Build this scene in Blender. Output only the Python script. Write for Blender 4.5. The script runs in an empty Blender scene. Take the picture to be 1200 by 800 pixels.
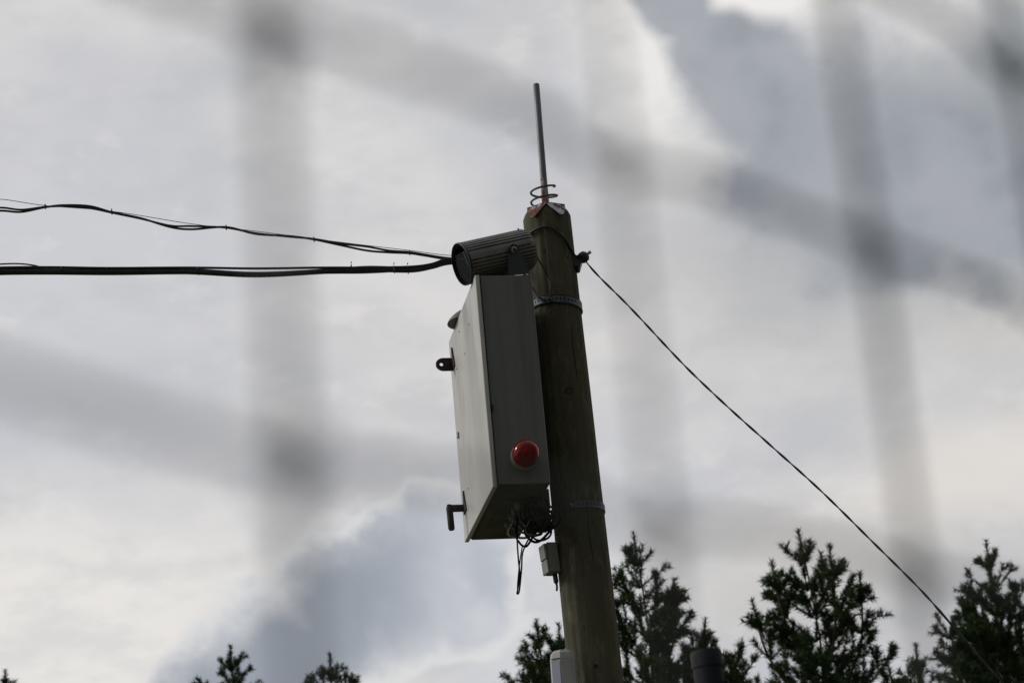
import bpy, math, random
import numpy as np
from mathutils import Vector, Matrix, Euler

R = math.radians
S = bpy.context.scene
C = S.collection

# ------------------------------------------------------------------ camera
PITCH, ROLL, FPX = 20.9, -5.1, 2973.0
CAM = Vector((0, 0, 1.6))
cd = bpy.data.cameras.new("camera")
cam = bpy.data.objects.new("camera", cd)
C.objects.link(cam)
cam.location = CAM
CROT = Matrix.Rotation(R(90 + PITCH), 3, 'X') @ Matrix.Rotation(R(ROLL), 3, 'Z')
cam.rotation_euler = CROT.to_euler()
cd.sensor_width = 22.2
cd.lens = FPX * 22.2 / 1200
cd.clip_start = 0.02
cd.clip_end = 5000
cd.dof.use_dof = True
cd.dof.focus_distance = 9.35
cd.dof.aperture_fstop = 5.6
S.camera = cam

# ------------------------------------------------------------------ world
SUN_AZ, SUN_EL = -78.0, 34.0          # azimuth from +Y towards +X
w = bpy.data.worlds.new("World")
S.world = w
w.use_nodes = True
w.cycles.sampling_method = 'MANUAL'
w.cycles.sample_map_resolution = 256
S.cycles.max_bounces = 5
S.cycles.diffuse_bounces = 2
S.cycles.glossy_bounces = 2
S.cycles.transparent_max_bounces = 4
S.cycles.transmission_bounces = 5
NT = w.node_tree


class NG:
    """tiny helper that writes shader maths as expressions"""
    def __init__(self, nt): self.nt = nt
    def n(self, t, **k):
        x = self.nt.nodes.new(t)
        for a, b in k.items(): setattr(x, a, b)
        return x
    def put(self, sock, v):
        if hasattr(v, 'links') or isinstance(v, bpy.types.NodeSocket): self.nt.links.new(v, sock)
        else: sock.default_value = v
    def m(self, op, a, b=0.0, c=None, clamp=False):
        x = self.n('ShaderNodeMath', operation=op, use_clamp=clamp)
        self.put(x.inputs[0], a); self.put(x.inputs[1], b)
        if c is not None: self.put(x.inputs[2], c)
        return x.outputs[0]
    def mix(self, f, a, b, blend='MIX'):
        x = self.n('ShaderNodeMix', data_type='RGBA', blend_type=blend)
        self.put(x.inputs[0], f)
        for i, v in ((6, a), (7, b)):
            if isinstance(v, tuple) and len(v) == 3: v = (*v, 1)
            self.put(x.inputs[i], v)
        return x.outputs[2]
    def ramp(self, f, lo, hi, a=0.0, b=1.0, smooth=True):
        x = self.n('ShaderNodeMapRange', interpolation_type='SMOOTHSTEP' if smooth else 'LINEAR')
        self.put(x.inputs[0], f)
        for i, v in enumerate((lo, hi, a, b)): self.put(x.inputs[i + 1], v)
        return x.outputs[0]
    def noise(self, vec, scale, detail=4, rough=.5, dist=0.0, dim='3D', w=0.0):
        x = self.n('ShaderNodeTexNoise', noise_dimensions='4D')
        self.put(x.inputs['Vector'], vec)
        x.inputs['W'].default_value = w
        x.inputs['Scale'].default_value = scale
        x.inputs['Detail'].default_value = detail
        x.inputs['Roughness'].default_value = rough
        x.inputs['Distortion'].default_value = dist
        return x.outputs['Fac'] if 'Fac' in x.outputs else x.outputs[0]
    def mapping(self, vec, scale=(1, 1, 1), rot=(0, 0, 0), loc=(0, 0, 0)):
        x = self.n('ShaderNodeMapping')
        self.put(x.inputs['Vector'], vec)
        x.inputs['Scale'].default_value = scale
        x.inputs['Rotation'].default_value = rot
        x.inputs['Location'].default_value = loc
        return x.outputs[0]


def ray(px, py):
    return CROT @ Vector(((px - 600) / FPX, -(py - 400) / FPX, -1))


def at(px, py, Y):
    d = ray(px, py)
    return CAM + d * (Y / d.y)


def azel(px, py):
    d = ray(px, py).normalized()
    return math.atan2(d.x, d.y), math.asin(d.z)


NT.nodes.clear()
g = NG(NT)
out = g.n('ShaderNodeOutputWorld')
bg = g.n('ShaderNodeBackground')
bg.inputs['Strength'].default_value = 0.1
sky = g.n('ShaderNodeTexSky', sky_type='NISHITA')
sky.sun_disc = False
sky.sun_elevation = R(SUN_EL)
sky.sun_rotation = R(SUN_AZ)
tc = g.n('ShaderNodeTexCoord')
D = tc.outputs['Generated']
sp = g.n('ShaderNodeSeparateXYZ'); g.put(sp.inputs[0], D)
az = g.m('ARCTAN2', sp.outputs[0], sp.outputs[1])
el = g.m('ARCSINE', sp.outputs[2])
wa = g.m('SUBTRACT', g.noise(D, 7, 2, .5, w=1.0), .5)
wb = g.m('SUBTRACT', g.noise(D, 7, 2, .5, w=7.0), .5)
AZ = g.m('ADD', az, g.m('MULTIPLY', wa, .05))
EL = g.m('ADD', el, g.m('MULTIPLY', wb, .05))
EDGE = g.m('ADD', g.m('MULTIPLY', g.m('SUBTRACT', g.noise(D, 30, 6, .58, w=2.0), .5), .75),
           g.m('MULTIPLY', g.m('SUBTRACT', g.noise(D, 110, 3, .6, w=4.0), .5), .16))


def voro(scale, w_):
    x = g.n('ShaderNodeTexVoronoi', feature='SMOOTH_F1', voronoi_dimensions='3D')
    g.put(x.inputs['Vector'], g.mapping(WD, (1, 1, 1), loc=(w_, 0, 0)))
    x.inputs['Scale'].default_value = scale
    x.inputs['Smoothness'].default_value = .45
    return x.outputs['Distance']


wn = g.n('ShaderNodeTexNoise'); g.put(wn.inputs['Vector'], D); wn.inputs['Scale'].default_value = 26; wn.inputs['Detail'].default_value = 4
wvv = g.n('ShaderNodeVectorMath', operation='SCALE'); g.put(wvv.inputs[0], wn.outputs['Color']); wvv.inputs['Scale'].default_value = .035
wad = g.n('ShaderNodeVectorMath', operation='ADD'); g.put(wad.inputs[0], D); g.put(wad.inputs[1], wvv.outputs[0])
WD = wad.outputs[0]
PUFF = g.m('ADD', g.m('MULTIPLY', g.m('SUBTRACT', voro(22, 0), .38), .75), g.m('MULTIPLY', g.m('SUBTRACT', voro(58, 3), .38), .33))
PUFF = g.m('ADD', PUFF, g.m('MULTIPLY', EDGE, .45))


def field(px, py, rx, ry, rot=0.0):
    """distance field of one elliptical cloud lobe (1 on its outline), in units of its own size"""
    a, b = azel(px, py)
    co, si = math.cos(R(rot)), math.sin(R(rot))
    u = g.m('MULTIPLY', g.m('SUBTRACT', AZ, a), math.cos(b))
    v = g.m('SUBTRACT', EL, b)
    uu = g.m('ADD', g.m('MULTIPLY', u, co), g.m('MULTIPLY', v, si))
    vv = g.m('SUBTRACT', g.m('MULTIPLY', v, co), g.m('MULTIPLY', u, si))
    return g.m('SQRT', g.m('ADD', g.m('POWER', g.m('DIVIDE', uu, rx / FPX), 2), g.m('POWER', g.m('DIVIDE', vv, ry / FPX), 2)))


def smin(fs_, k=.25):
    r = fs_[0]
    for x in fs_[1:]:
        r = g.m('SMOOTH_MIN', r, x, k)
    return r


def blob(px, py, rx, ry, soft, rot=0.0, edge=1.0):
    """soft-edged cloud mass centred on a direction of the sky; radii in units of 1/2973 rad"""
    a, b = azel(px, py)
    co, si = math.cos(R(rot)), math.sin(R(rot))
    u = g.m('MULTIPLY', g.m('SUBTRACT', AZ, a), math.cos(b))
    v = g.m('SUBTRACT', EL, b)
    uu = g.m('ADD', g.m('MULTIPLY', u, co), g.m('MULTIPLY', v, si))
    vv = g.m('SUBTRACT', g.m('MULTIPLY', v, co), g.m('MULTIPLY', u, si))
    e = g.m('SQRT', g.m('ADD', g.m('POWER', g.m('DIVIDE', uu, rx / FPX), 2), g.m('POWER', g.m('DIVIDE', vv, ry / FPX), 2)))
    if edge: e = g.m('ADD', e, g.m('MULTIPLY', EDGE, edge))
    return g.ramp(e, 1 + soft, 1 - soft)


def union(*ms):
    r = ms[0]
    for x in ms[1:]: r = g.m('MAXIMUM', r, x)
    return r


Dm = g.mapping(D, (1, 1, 1.8))
n1 = g.noise(Dm, 5.0, 4, .55, w=3.0)
n2 = g.noise(Dm, 16.0, 4, .5, w=5.5)
col = g.mix(g.ramp(n1, .38, .62), (.56, .565, .60), (.72, .70, .69))
col = g.mix(g.m('MULTIPLY', g.ramp(n2, .4, .62), .35), col, (.50, .51, .54))
LIGHT = [  # bright thin cloud
    (765, 85, 85, 140, .65, 0, (.88, .86, .835), .9), (890, 5, 90, 40, .5, 0, (.92, .89, .86), .85),
    (60, 730, 250, 130, .7, 0, (.84, .81, .775), .85), (1160, 345, 90, 60, .8, 0, (.80, .76, .71), .6),
    (1120, 575, 230, 70, .8, 10, (.80, .755, .70), .75), (870, 690, 200, 60, .7, 0, (.78, .745, .70), .6),
    (640, 700, 150, 170, .8, 0, (.66, .67, .70), .7), (430, 190, 110, 130, .9, 0, (.74, .735, .73), .5), (60, 330, 200, 200, .9, 0, (.70, .70, .72), .5)]
for px, py, rx, ry, so, ro, c, amt in LIGHT:
    col = g.mix(g.m('MULTIPLY', blob(px, py, rx, ry, so, ro), amt), col, c)
# mottled thin layer over the whole dome
mot = g.noise(g.mapping(D, (1, 1, 2.2)), 22, 5, .58, w=14.0)
col = g.mix(g.m('MULTIPLY', g.ramp(mot, .44, .66), .30), col, (.48, .49, .51))
mot2 = g.noise(g.mapping(D, (1, 1, 1.6)), 34, 6, .6, w=18.0)
col = g.mix(g.m('MULTIPLY', g.ramp(mot2, .54, .70), .28), col, (.84, .82, .79))
# the dark bank at upper right, the grey veil under it
tex = g.noise(D, 14, 5, .55, w=9.0)
E1 = smin([field(890, 125, 105, 80, -8), field(1040, 200, 200, 138), field(1180, 190, 170, 150), field(785, 15, 48, 62, 20), field(835, 85, 60, 60)])
E1 = g.m('ADD', E1, g.m('ADD', g.m('MULTIPLY', PUFF, .5), g.m('MULTIPLY', EDGE, .5)))
dk = g.mix(g.ramp(tex, .3, .7), (.25, .275, .315), (.36, .38, .415))
dk = g.mix(g.ramp(PUFF, -.15, .25), dk, g.mix(.35, dk, (.46, .48, .51)))
col = g.mix(g.m('MULTIPLY', blob(1030, 290, 270, 140, .8), .62), col, (.40, .41, .42))
col = g.mix(g.m('MULTIPLY', g.ramp(E1, 1.22, .74), .92), col, dk)
col = g.mix(g.m('MULTIPLY', blob(1110, 70, 70, 30, .8), .40), col, (.58, .58, .58))
col = g.mix(g.m('MULTIPLY', blob(1190, 40, 50, 60, .8), .6), col, (.24, .27, .29))
# cumulus low on the left with a pale rim, darker and mottled inside
E2 = smin([field(462, 695, 118, 128), field(385, 720, 105, 110), field(310, 785, 122, 98), field(225, 822, 82, 95), field(545, 700, 80, 105)])
E2 = g.m('ADD', E2, g.m('MULTIPLY', PUFF, .75))
inner = g.m('ADD', E2, g.m('MULTIPLY', EDGE, .9))
body = g.mix(g.ramp(inner, .34, .92), (.30, .335, .385), (.60, .61, .635))
body = g.mix(g.m('MULTIPLY', g.ramp(PUFF, -.02, .25), .35), body, (.25, .28, .33))
body = g.mix(g.m('MULTIPLY', g.ramp(az, azel(410, 700)[0], azel(540, 700)[0]), .85), body, g.mix(g.ramp(PUFF, -.2, .2), (.66, .67, .70), (.50, .525, .575)))
body = g.mix(g.ramp(inner, .70, 1.0), body, (.72, .72, .72))
col = g.mix(g.m('MULTIPLY', g.ramp(E2, 1.07, .94), .94), col, body)
col = g.mix(g.m('MULTIPLY', blob(1010, 690, 170, 50, .8), .5), col, (.45, .45, .45))
col = g.mix(g.m('MULTIPLY', blob(60, 470, 240, 60, .9), .35), col, (.50, .52, .56))
# overcast dome: brighter round the hidden sun, darker on the far side of the sky
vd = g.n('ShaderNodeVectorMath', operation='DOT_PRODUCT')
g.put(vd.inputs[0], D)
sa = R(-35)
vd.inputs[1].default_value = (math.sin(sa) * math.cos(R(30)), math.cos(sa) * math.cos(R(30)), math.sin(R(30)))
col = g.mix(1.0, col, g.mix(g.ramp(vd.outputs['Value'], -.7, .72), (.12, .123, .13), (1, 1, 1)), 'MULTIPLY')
col = g.mix(1.0, col, (10, 10, 10), 'MULTIPLY')
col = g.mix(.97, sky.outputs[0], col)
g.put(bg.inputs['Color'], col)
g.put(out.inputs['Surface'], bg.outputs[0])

ld = bpy.data.lights.new("sun", 'SUN')
ld.energy = 1.5
ld.angle = R(14)
ld.color = (1, .96, .9)
sun = bpy.data.objects.new("sun", ld)
C.objects.link(sun)
sdir = Vector((math.sin(R(SUN_AZ)) * math.cos(R(SUN_EL)), math.cos(R(SUN_AZ)) * math.cos(R(SUN_EL)), math.sin(R(SUN_EL))))
sun.rotation_euler = sdir.to_track_quat('Z', 'Y').to_euler()
sun.location = sdir * 50

S.view_settings.view_transform = 'Standard'
S.view_settings.look = 'None'
S.view_settings.exposure = 0.0
S.view_settings.gamma = 1.0
S.render.resolution_x, S.render.resolution_y = 1024, 682


# ------------------------------------------------------------------ materials
def mat(name, c1, c2=None, scale=8.0, rough=.6, metal=0.0, stretch=(1, 1, 1), bump=0.0, bscale=None, lo=.35, hi=.65, rust=0.0,
        rustcol=((.10, .028, .010), (.26, .085, .03)), rustscale=18, rstretch=(1, 1, .35), dark=0.0, spec=.5, coat=0.0, streak=0.0):
    m_ = bpy.data.materials.new(name)
    m_.use_nodes = True
    h = NG(m_.node_tree)
    b = m_.node_tree.nodes['Principled BSDF']
    t = h.n('ShaderNodeTexCoord').outputs['Object']
    v = h.mapping(t, stretch)
    c2 = c2 or tuple(x * .8 for x in c1)
    f = h.ramp(h.noise(v, scale, 7, .6), lo, hi)
    colr = h.mix(f, (*c1, 1), (*c2, 1))
    if dark:
        fd = h.ramp(h.noise(v, scale * 3.3, 6, .65, w=3), .55, .72)
        colr = h.mix(h.m('MULTIPLY', fd, dark), colr, tuple(x * .35 for x in c1))
    rr = h.m('ADD', h.m('MULTIPLY', f, .14), rough - .07)
    mt = metal
    if rust:
        rv = h.mapping(t, rstretch)
        rn = h.ramp(h.noise(rv, rustscale, 8, .65, w=2), .62 - rust * .3, .68 - rust * .3)
        rc = h.mix(h.ramp(h.noise(t, rustscale * 5, 5, .6, w=8), .35, .65), (*rustcol[0], 1), (*rustcol[1], 1))
        colr = h.mix(rn, colr, rc)
        rr = h.m('ADD', rr, h.m('MULTIPLY', rn, .25))
        mt = h.m('MULTIPLY', h.m('SUBTRACT', 1.0, rn), metal)
    if streak:
        sv = h.mapping(t, (34, 34, .9))
        sf = h.m('MULTIPLY', h.ramp(h.noise(sv, 1.0, 5, .6, w=31), .54, .74), h.ramp(h.noise(t, 3.1, 3, .5, w=33), .4, .6))
        colr = h.mix(h.m('MULTIPLY', sf, streak), colr, tuple(x * q for x, q in zip(c1, (.42, .36, .28))))
        sf2 = h.ramp(h.noise(t, 46, 4, .6, w=37), .70, .76)
        colr = h.mix(h.m('MULTIPLY', sf2, streak), colr, (.05, .03, .02))
    h.put(b.inputs['Base Color'], colr)
    h.put(b.inputs['Roughness'], rr)
    h.put(b.inputs['Metallic'], mt)
    b.inputs['Specular IOR Level'].default_value = spec
    b.inputs['Coat Weight'].default_value = coat
    if bump:
        bp = h.n('ShaderNodeBump')
        bp.inputs['Strength'].default_value = bump
        bp.inputs['Distance'].default_value = .004
        h.put(bp.inputs['Height'], h.noise(v, bscale or scale * 4, 6, .6, w=5))
        h.put(b.inputs['Normal'], bp.outputs[0])
    return m_


def wood_mat():
    m_ = bpy.data.materials.new("weathered_pole_wood")
    m_.use_nodes = True
    h = NG(m_.node_tree)
    b = m_.node_tree.nodes['Principled BSDF']
    t = h.n('ShaderNodeTexCoord').outputs['Object']
    big = h.noise(h.mapping(t, (3, 3, 1.1)), 1.6, 5, .6)
    # growth rings cut by the round face: bands in a warped coordinate give cathedral figure
    wv = h.n('ShaderNodeVectorMath', operation='ADD')
    ns = h.n('ShaderNodeTexNoise'); h.put(ns.inputs['Vector'], h.mapping(t, (5, 5, 1.5))); ns.inputs['Scale'].default_value = 1.2
    ns.inputs['Detail'].default_value = 2
    sc = h.n('ShaderNodeVectorMath', operation='SCALE'); h.put(sc.inputs[0], ns.outputs['Color']); sc.inputs['Scale'].default_value = .17
    h.put(wv.inputs[0], t); h.put(wv.inputs[1], sc.outputs[0])
    wave = h.n('ShaderNodeTexWave', wave_type='RINGS', rings_direction='Z', wave_profile='SAW')
    h.put(wave.inputs['Vector'], h.mapping(wv.outputs[0], (1, 1, .06), loc=(.05, .06, 0)))
    wave.inputs['Scale'].default_value = 42
    wave.inputs['Distortion'].default_value = 1.5
    wave.inputs['Detail'].default_value = 3
    fine = h.noise(h.mapping(t, (60, 60, 1.6)), 4, 5, .6, w=3)
    c = h.mix(h.ramp(big, .3, .7), (.072, .070, .046, 1), (.115, .105, .070, 1))
    c = h.mix(h.m('MULTIPLY', wave.outputs['Fac'], .60), c, (.072, .068, .04, 1))
    c = h.mix(h.m('MULTIPLY', h.ramp(fine, .5, .7), .38), c, (.06, .055, .035, 1))
    green = h.noise(h.mapping(t, (4, 4, 1.4)), 3.5, 6, .65, w=6)
    c = h.mix(h.m('MULTIPLY', h.ramp(green, .45, .7), .5), c, (.085, .105, .05, 1))
    c = h.mix(h.m('MULTIPLY', h.ramp(h.noise(h.mapping(t, (9, 9, 3.5)), 3.2, 7, .7, w=21), .50, .64), .45), c, (.19, .175, .125, 1))
    # resin and tar stains
    st = h.noise(h.mapping(t, (5, 5, 2.2)), 2.6, 6, .6, w=12)
    c = h.mix(h.m('MULTIPLY', h.ramp(st, .56, .7), .7), c, (.04, .034, .022, 1))
    h.put(b.inputs['Base Color'], c)
    b.inputs['Roughness'].default_value = .85
    b.inputs['Specular IOR Level'].default_value = .25
    bp = h.n('ShaderNodeBump'); bp.inputs['Strength'].default_value = .6; bp.inputs['Distance'].default_value = .003
    h.put(bp.inputs['Height'], h.m('ADD', h.m('MULTIPLY', fine, 1.0), h.m('MULTIPLY', wave.outputs['Fac'], .4)))
    h.put(b.inputs['Normal'], bp.outputs[0])
    return m_


M = dict(
    wood=wood_mat(),
    knot=mat('dark_wood_knot', (.05, .042, .026), (.025, .02, .013), 60, .9, bump=.3),
    crack=mat("dark_wood_crack", (.02, .017, .012), rough=.95),
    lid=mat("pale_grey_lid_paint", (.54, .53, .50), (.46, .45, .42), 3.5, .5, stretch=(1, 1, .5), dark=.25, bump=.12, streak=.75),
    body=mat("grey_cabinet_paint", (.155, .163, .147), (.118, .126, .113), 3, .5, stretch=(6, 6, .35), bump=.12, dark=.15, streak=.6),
    under=mat("dark_cabinet_underside", (.075, .075, .045), (.04, .042, .026), 7, .8, dark=.5),  # darker, yellower mottled tone than the cabinet paint
    gasket=mat("black_rubber_gasket", (.012, .012, .012), rough=.8),
    rusty=mat("rusty_painted_iron", (.026, .017, .015), (.016, .010, .009), 30, .75, rust=.3, rustcol=((.035, .013, .008), (.085, .034, .018)), bump=.4),
    galv_rust=mat("galvanised_sheet_with_rust", (.43, .45, .49), (.33, .35, .39), 20, .55, .25, rust=.54, rustcol=((.075, .022, .010), (.20, .07, .028)), rustscale=24, bump=.25,
                  rstretch=(1, 1, .5), dark=.25),
    rod=mat("pale_painted_rod", (.20, .225, .245), (.15, .17, .185), 14, .5, .2, stretch=(1, 1, .3), dark=.6),
    rodrust=mat("rusted_rod_foot", (.40, .42, .46), (.30, .32, .35), 16, .6, .2, rust=.60, rustscale=26, rstretch=(1, 1, .16), dark=.4),
    coil=mat("dull_green_coated_wire", (.10, .10, .075), (.06, .058, .045), 40, .6, .2),
    hood=mat('weathered_hood_paint', (.15, .155, .14), (.11, .115, .10), 9, .6, dark=.2),
    tangle=mat('matt_black_rubber', (.010, .010, .010), (.015, .015, .015), 30, .8, spec=.2),
    black=mat("black_cable_sheath", (.017, .017, .018), (.03, .03, .03), 30, .55, spec=.4),
    greycable=mat("grey_cable_sheath", (.13, .13, .12), (.09, .09, .08), 30, .6),
    alu=mat("dark_anodised_aluminium", (.20, .195, .19), (.16, .155, .15), 15, .5, .35, dark=.2),
    blackpaint=mat("black_bracket_paint", (.02, .022, .026), (.014, .015, .018), 18, .5),
    steel=mat("zinc_plated_steel", (.40, .42, .45), (.28, .30, .33), 30, .45, .7),
    strap=mat("zinc_hanger_strap", (.15, .165, .19), (.085, .095, .11), 26, .5, .55, dark=.5),
    plastic=mat("grey_plastic_case", (.24, .24, .22), (.19, .19, .175), 9, .55, dark=.15),
    white=mat("off_white_plastic", (.42, .42, .42), (.36, .36, .36), 9, .5),
    facet=mat("bluish_sensor_window", (.36, .37, .46), (.32, .33, .42), 6, .3),
    beaconbase=mat("grey_beacon_base", (.22, .215, .20), (.16, .155, .145), 9, .6),
    fence=mat("weathered_fence_wire", (.06, .062, .058), (.04, .042, .04), 60, .6, .2),
    post=mat("slate_grey_pipe", (.024, .026, .033), (.018, .020, .026), 7, .75, stretch=(1, 1, .4), spec=.15),
    needles=mat("pine_needles", (.040, .078, .032), (.070, .105, .042), 1.6, .7, lo=.35, hi=.7, spec=.08),
    bark=mat("pine_bark", (.13, .085, .055), (.075, .055, .04), 6, .9),
    glint=mat("worn_reflector", (.45, .45, .43), (.2, .2, .2), 25, .25, .9),
    ground=mat("grassy_ground", (.055, .075, .03), (.10, .085, .05), .35, .9),
)


def clear_mat(name, colr, rough, trans, ior=1.45, noise=None):
    m_ = bpy.data.materials.new(name)
    m_.use_nodes = True
    b = m_.node_tree.nodes['Principled BSDF']
    b.inputs['Specular IOR Level'].default_value = .35
    b.inputs['Base Color'].default_value = (*colr, 1)
    b.inputs['Roughness'].default_value = rough
    b.inputs['Transmission Weight'].default_value = trans
    b.inputs['IOR'].default_value = ior
    return m_


M['glass'] = clear_mat("lamp_front_glass", (.4, .5, .42), .04, 1.0, 1.07)
M['red'] = clear_mat("red_beacon_plastic", (.62, .003, .002), .12, .84, 1.38)


# ------------------------------------------------------------------ mesh helpers
class MB:
    def __init__(self, M4=None):
        self.v, self.f, self.M = [], [], M4
    def add(self, vs, fs):
        o = len(self.v)
        for p in vs:
            p = Vector(p)
            self.v.append(self.M @ p if self.M is not None else p)
        self.f += [tuple(i + o for i in q) for q in fs]
        return self
    def box(self, lo, hi, bev=0.0, M4=None):
        x0, y0, z0 = lo; x1, y1, z1 = hi
        if not bev:
            vs = [(x, y, z) for z in (z0, z1) for x, y in ((x0, y0), (x1, y0), (x1, y1), (x0, y1))]
            fs = [(3, 2, 1, 0), (4, 5, 6, 7), (0, 1, 5, 4), (1, 2, 6, 5), (2, 3, 7, 6), (3, 0, 4, 7)]
        else:
            b = bev; vs = []; ix = {}
            for sx in (0, 1):
                for sy in (0, 1):
                    for sz in (0, 1):
                        X, Y, Z = (x0, x1)[sx], (y0, y1)[sy], (z0, z1)[sz]
                        dx, dy, dz = (b, -b)[sx], (b, -b)[sy], (b, -b)[sz]
                        for a in range(3):
                            p = [X + dx, Y + dy, Z + dz]
                            p[a] = (X, Y, Z)[a]
                            ix[sx, sy, sz, a] = len(vs); vs.append(p)
            fs = []
            cyc = ((0, 0), (1, 0), (1, 1), (0, 1))
            for a in range(3):
                for s in (0, 1):
                    q = []
                    for (p_, q_) in cyc:
                        k = [0, 0, 0]; k[a] = s; k[(a + 1) % 3] = p_; k[(a + 2) % 3] = q_
                        q.append(ix[k[0], k[1], k[2], a])
                    fs.append(tuple(q) if s else tuple(q[::-1]))
            for a in range(3):      # edge bevels, running along axis a
                b1, c1 = (a + 1) % 3, (a + 2) % 3
                for s1 in (0, 1):
                    for s2 in (0, 1):
                        k0 = [0, 0, 0]; k0[b1] = s1; k0[c1] = s2; k0[a] = 0
                        k1 = list(k0); k1[a] = 1
                        q = (ix[(*k0, b1)], ix[(*k1, b1)], ix[(*k1, c1)], ix[(*k0, c1)])
                        fs.append(q if (s1 ^ s2) else q[::-1])
            for sx in (0, 1):
                for sy in (0, 1):
                    for sz in (0, 1):
                        q = tuple(ix[sx, sy, sz, a] for a in range(3))
                        fs.append(q if (sx + sy + sz) % 2 else q[::-1])
        if M4 is not None: vs = [M4 @ Vector(p) for p in vs]
        return self.add(vs, fs)
    def tube(self, pts, r, seg=8, cap=True):
        pts = [Vector(p) for p in pts]
        n = len(pts)
        rs = r if isinstance(r, (list, tuple)) else [r] * n
        t = [(pts[min(i + 1, n - 1)] - pts[max(i - 1, 0)]).normalized() for i in range(n)]
        up = Vector((0, 0, 1)) if abs(t[0].z) < .9 else Vector((1, 0, 0))
        nx = t[0].cross(up).normalized()
        vs, fs = [], []
        for i in range(n):
            nx = (nx - t[i] * nx.dot(t[i])).normalized()
            ny = t[i].cross(nx)
            for k in range(seg):
                a = 2 * math.pi * k / seg
                vs.append(pts[i] + (nx * math.cos(a) + ny * math.sin(a)) * rs[i])
        for i in range(n - 1):
            for k in range(seg):
                k2 = (k + 1) % seg
                fs.append((i * seg + k, i * seg + k2, (i + 1) * seg + k2, (i + 1) * seg + k))
        if cap:
            fs.append(tuple(range(seg))[::-1])
            fs.append(tuple((n - 1) * seg + k for k in range(seg)))
        return self.add(vs, fs)
    def lathe(self, prof, seg=32, c=(0, 0, 0), ax=(0, 0, 1), close=True):
        """prof: (radius, height) pairs along axis ax from point c"""
        ax = Vector(ax).normalized()
        up = Vector((0, 0, 1)) if abs(ax.z) < .9 else Vector((1, 0, 0))
        u = up.cross(ax).normalized(); v = ax.cross(u); c = Vector(c)
        vs, fs = [], []
        for r_, h_ in prof:
            for k in range(seg):
                a = 2 * math.pi * k / seg
                vs.append(c + ax * h_ + (u * math.cos(a) + v * math.sin(a)) * r_)
        for i in range(len(prof) - 1):
            for k in range(seg):
                k2 = (k + 1) % seg
                fs.append((i * seg + k, i * seg + k2, (i + 1) * seg + k2, (i + 1) * seg + k))
        if close:
            fs.append(tuple(range(seg))[::-1])
            fs.append(tuple((len(prof) - 1) * seg + k for k in range(seg)))
        return self.add(vs, fs)
    def build(self, name, m_, parent=None, smooth=False, origin=None):
        o0 = Vector(origin) if origin is not None else (parent['_o'] if False else None)
        me = bpy.data.meshes.new(name)
        base = ROOT.get(parent.name) if parent else None
        off = base if base is not None else (Vector(origin) if origin is not None else Vector((0, 0, 0)))
        me.from_pydata([tuple(p - off) for p in self.v], [], self.f)
        me.materials.append(m_)
        if smooth is not False:
            me.shade_smooth()
            if smooth is not True:
                me.set_sharp_from_angle(angle=R(smooth))
        o = bpy.data.objects.new(name, me)
        C.objects.link(o)
        if parent: o.parent = parent
        elif origin is not None: o.location = off
        if parent and base is not None and parent.type == 'MESH': pass
        if base is not None: ROOT[o.name] = base
        elif origin is not None: ROOT[o.name] = off
        else: ROOT[o.name] = Vector((0, 0, 0))
        return o


ROOT = {}


def tag(o, label, cat, group=None):
    o['label'] = label; o['category'] = cat
    if group: o['group'] = group
    return o


def thing(name, loc, label, cat, group=None):
    """an Empty at the thing's base; its parts are given in world coordinates"""
    o = bpy.data.objects.new(name, None)
    C.objects.link(o); o.location = loc; o.empty_display_size = .1
    ROOT[o.name] = Vector(loc)
    return tag(o, label, cat, group)


def struct(o):
    o['kind'] = 'structure'; return o


def spline(ps, n=8):
    ps = [Vector(p) for p in ps]
    q = [ps[0] * 2 - ps[1]] + ps + [ps[-1] * 2 - ps[-2]]
    r_ = []
    for i in range(1, len(q) - 2):
        for k in range(n):
            t = k / n
            a, b, c_, d = q[i - 1:i + 3]
            r_.append(.5 * ((2 * b) + (c_ - a) * t + (2 * a - 5 * b + 4 * c_ - d) * t * t + (3 * b - a - 3 * c_ + d) * t ** 3))
    r_.append(ps[-1])
    return r_


# ------------------------------------------------------------------ ground
gb = MB()
N = 60
gs = [(-1 + 2 * i / N) for i in range(N + 1)]
gs = [math.copysign(abs(x) ** 3, x) * 2500 for x in gs]
for y in gs:
    for x in gs:
        d_ = math.hypot(x, y)
        gb.v.append(Vector((x, y, .25 * math.sin(x * .13) * math.cos(y * .11) * min(1, max(0, (d_ - 14) / 20)))))
for j in range(N):
    for i in range(N):
        a = j * (N + 1) + i
        gb.f.append((a, a + 1, a + N + 2, a + N + 1))
struct(gb.build('ground', M['ground'], smooth=True))

# ------------------------------------------------------------------ the wooden pole
PY = 8.86
PT = at(640.2, 248.5, PY)
PM = at(681.5, 640, PY)
pdir = (PT - PM).normalized()
PB = PM - pdir * (PM.z / pdir.z)
PL = (PT - PB).length
PB.z = 0


def prad(z):
    return .0905 + (PT.z - z) * .0036


pu = Vector((0, -1, 0)); pu = (pu - pdir * pu.dot(pdir)).normalized()      # towards the camera
pv = pu.cross(pdir).normalized()
if pv.x < 0: pv = -pv                                                       # towards the right


def onpole(z, ang, off=0.0):
    """point on the pole's skin at height z; ang 0 faces the camera, +90 is the right side"""
    c_ = PB + pdir * (z / pdir.z)
    a = R(ang)
    return c_ + (pu * math.cos(a) + pv * math.sin(a)) * (prad(z) + off)


def zpole(px, py):
    return at(px, py, PY - .09).z


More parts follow.
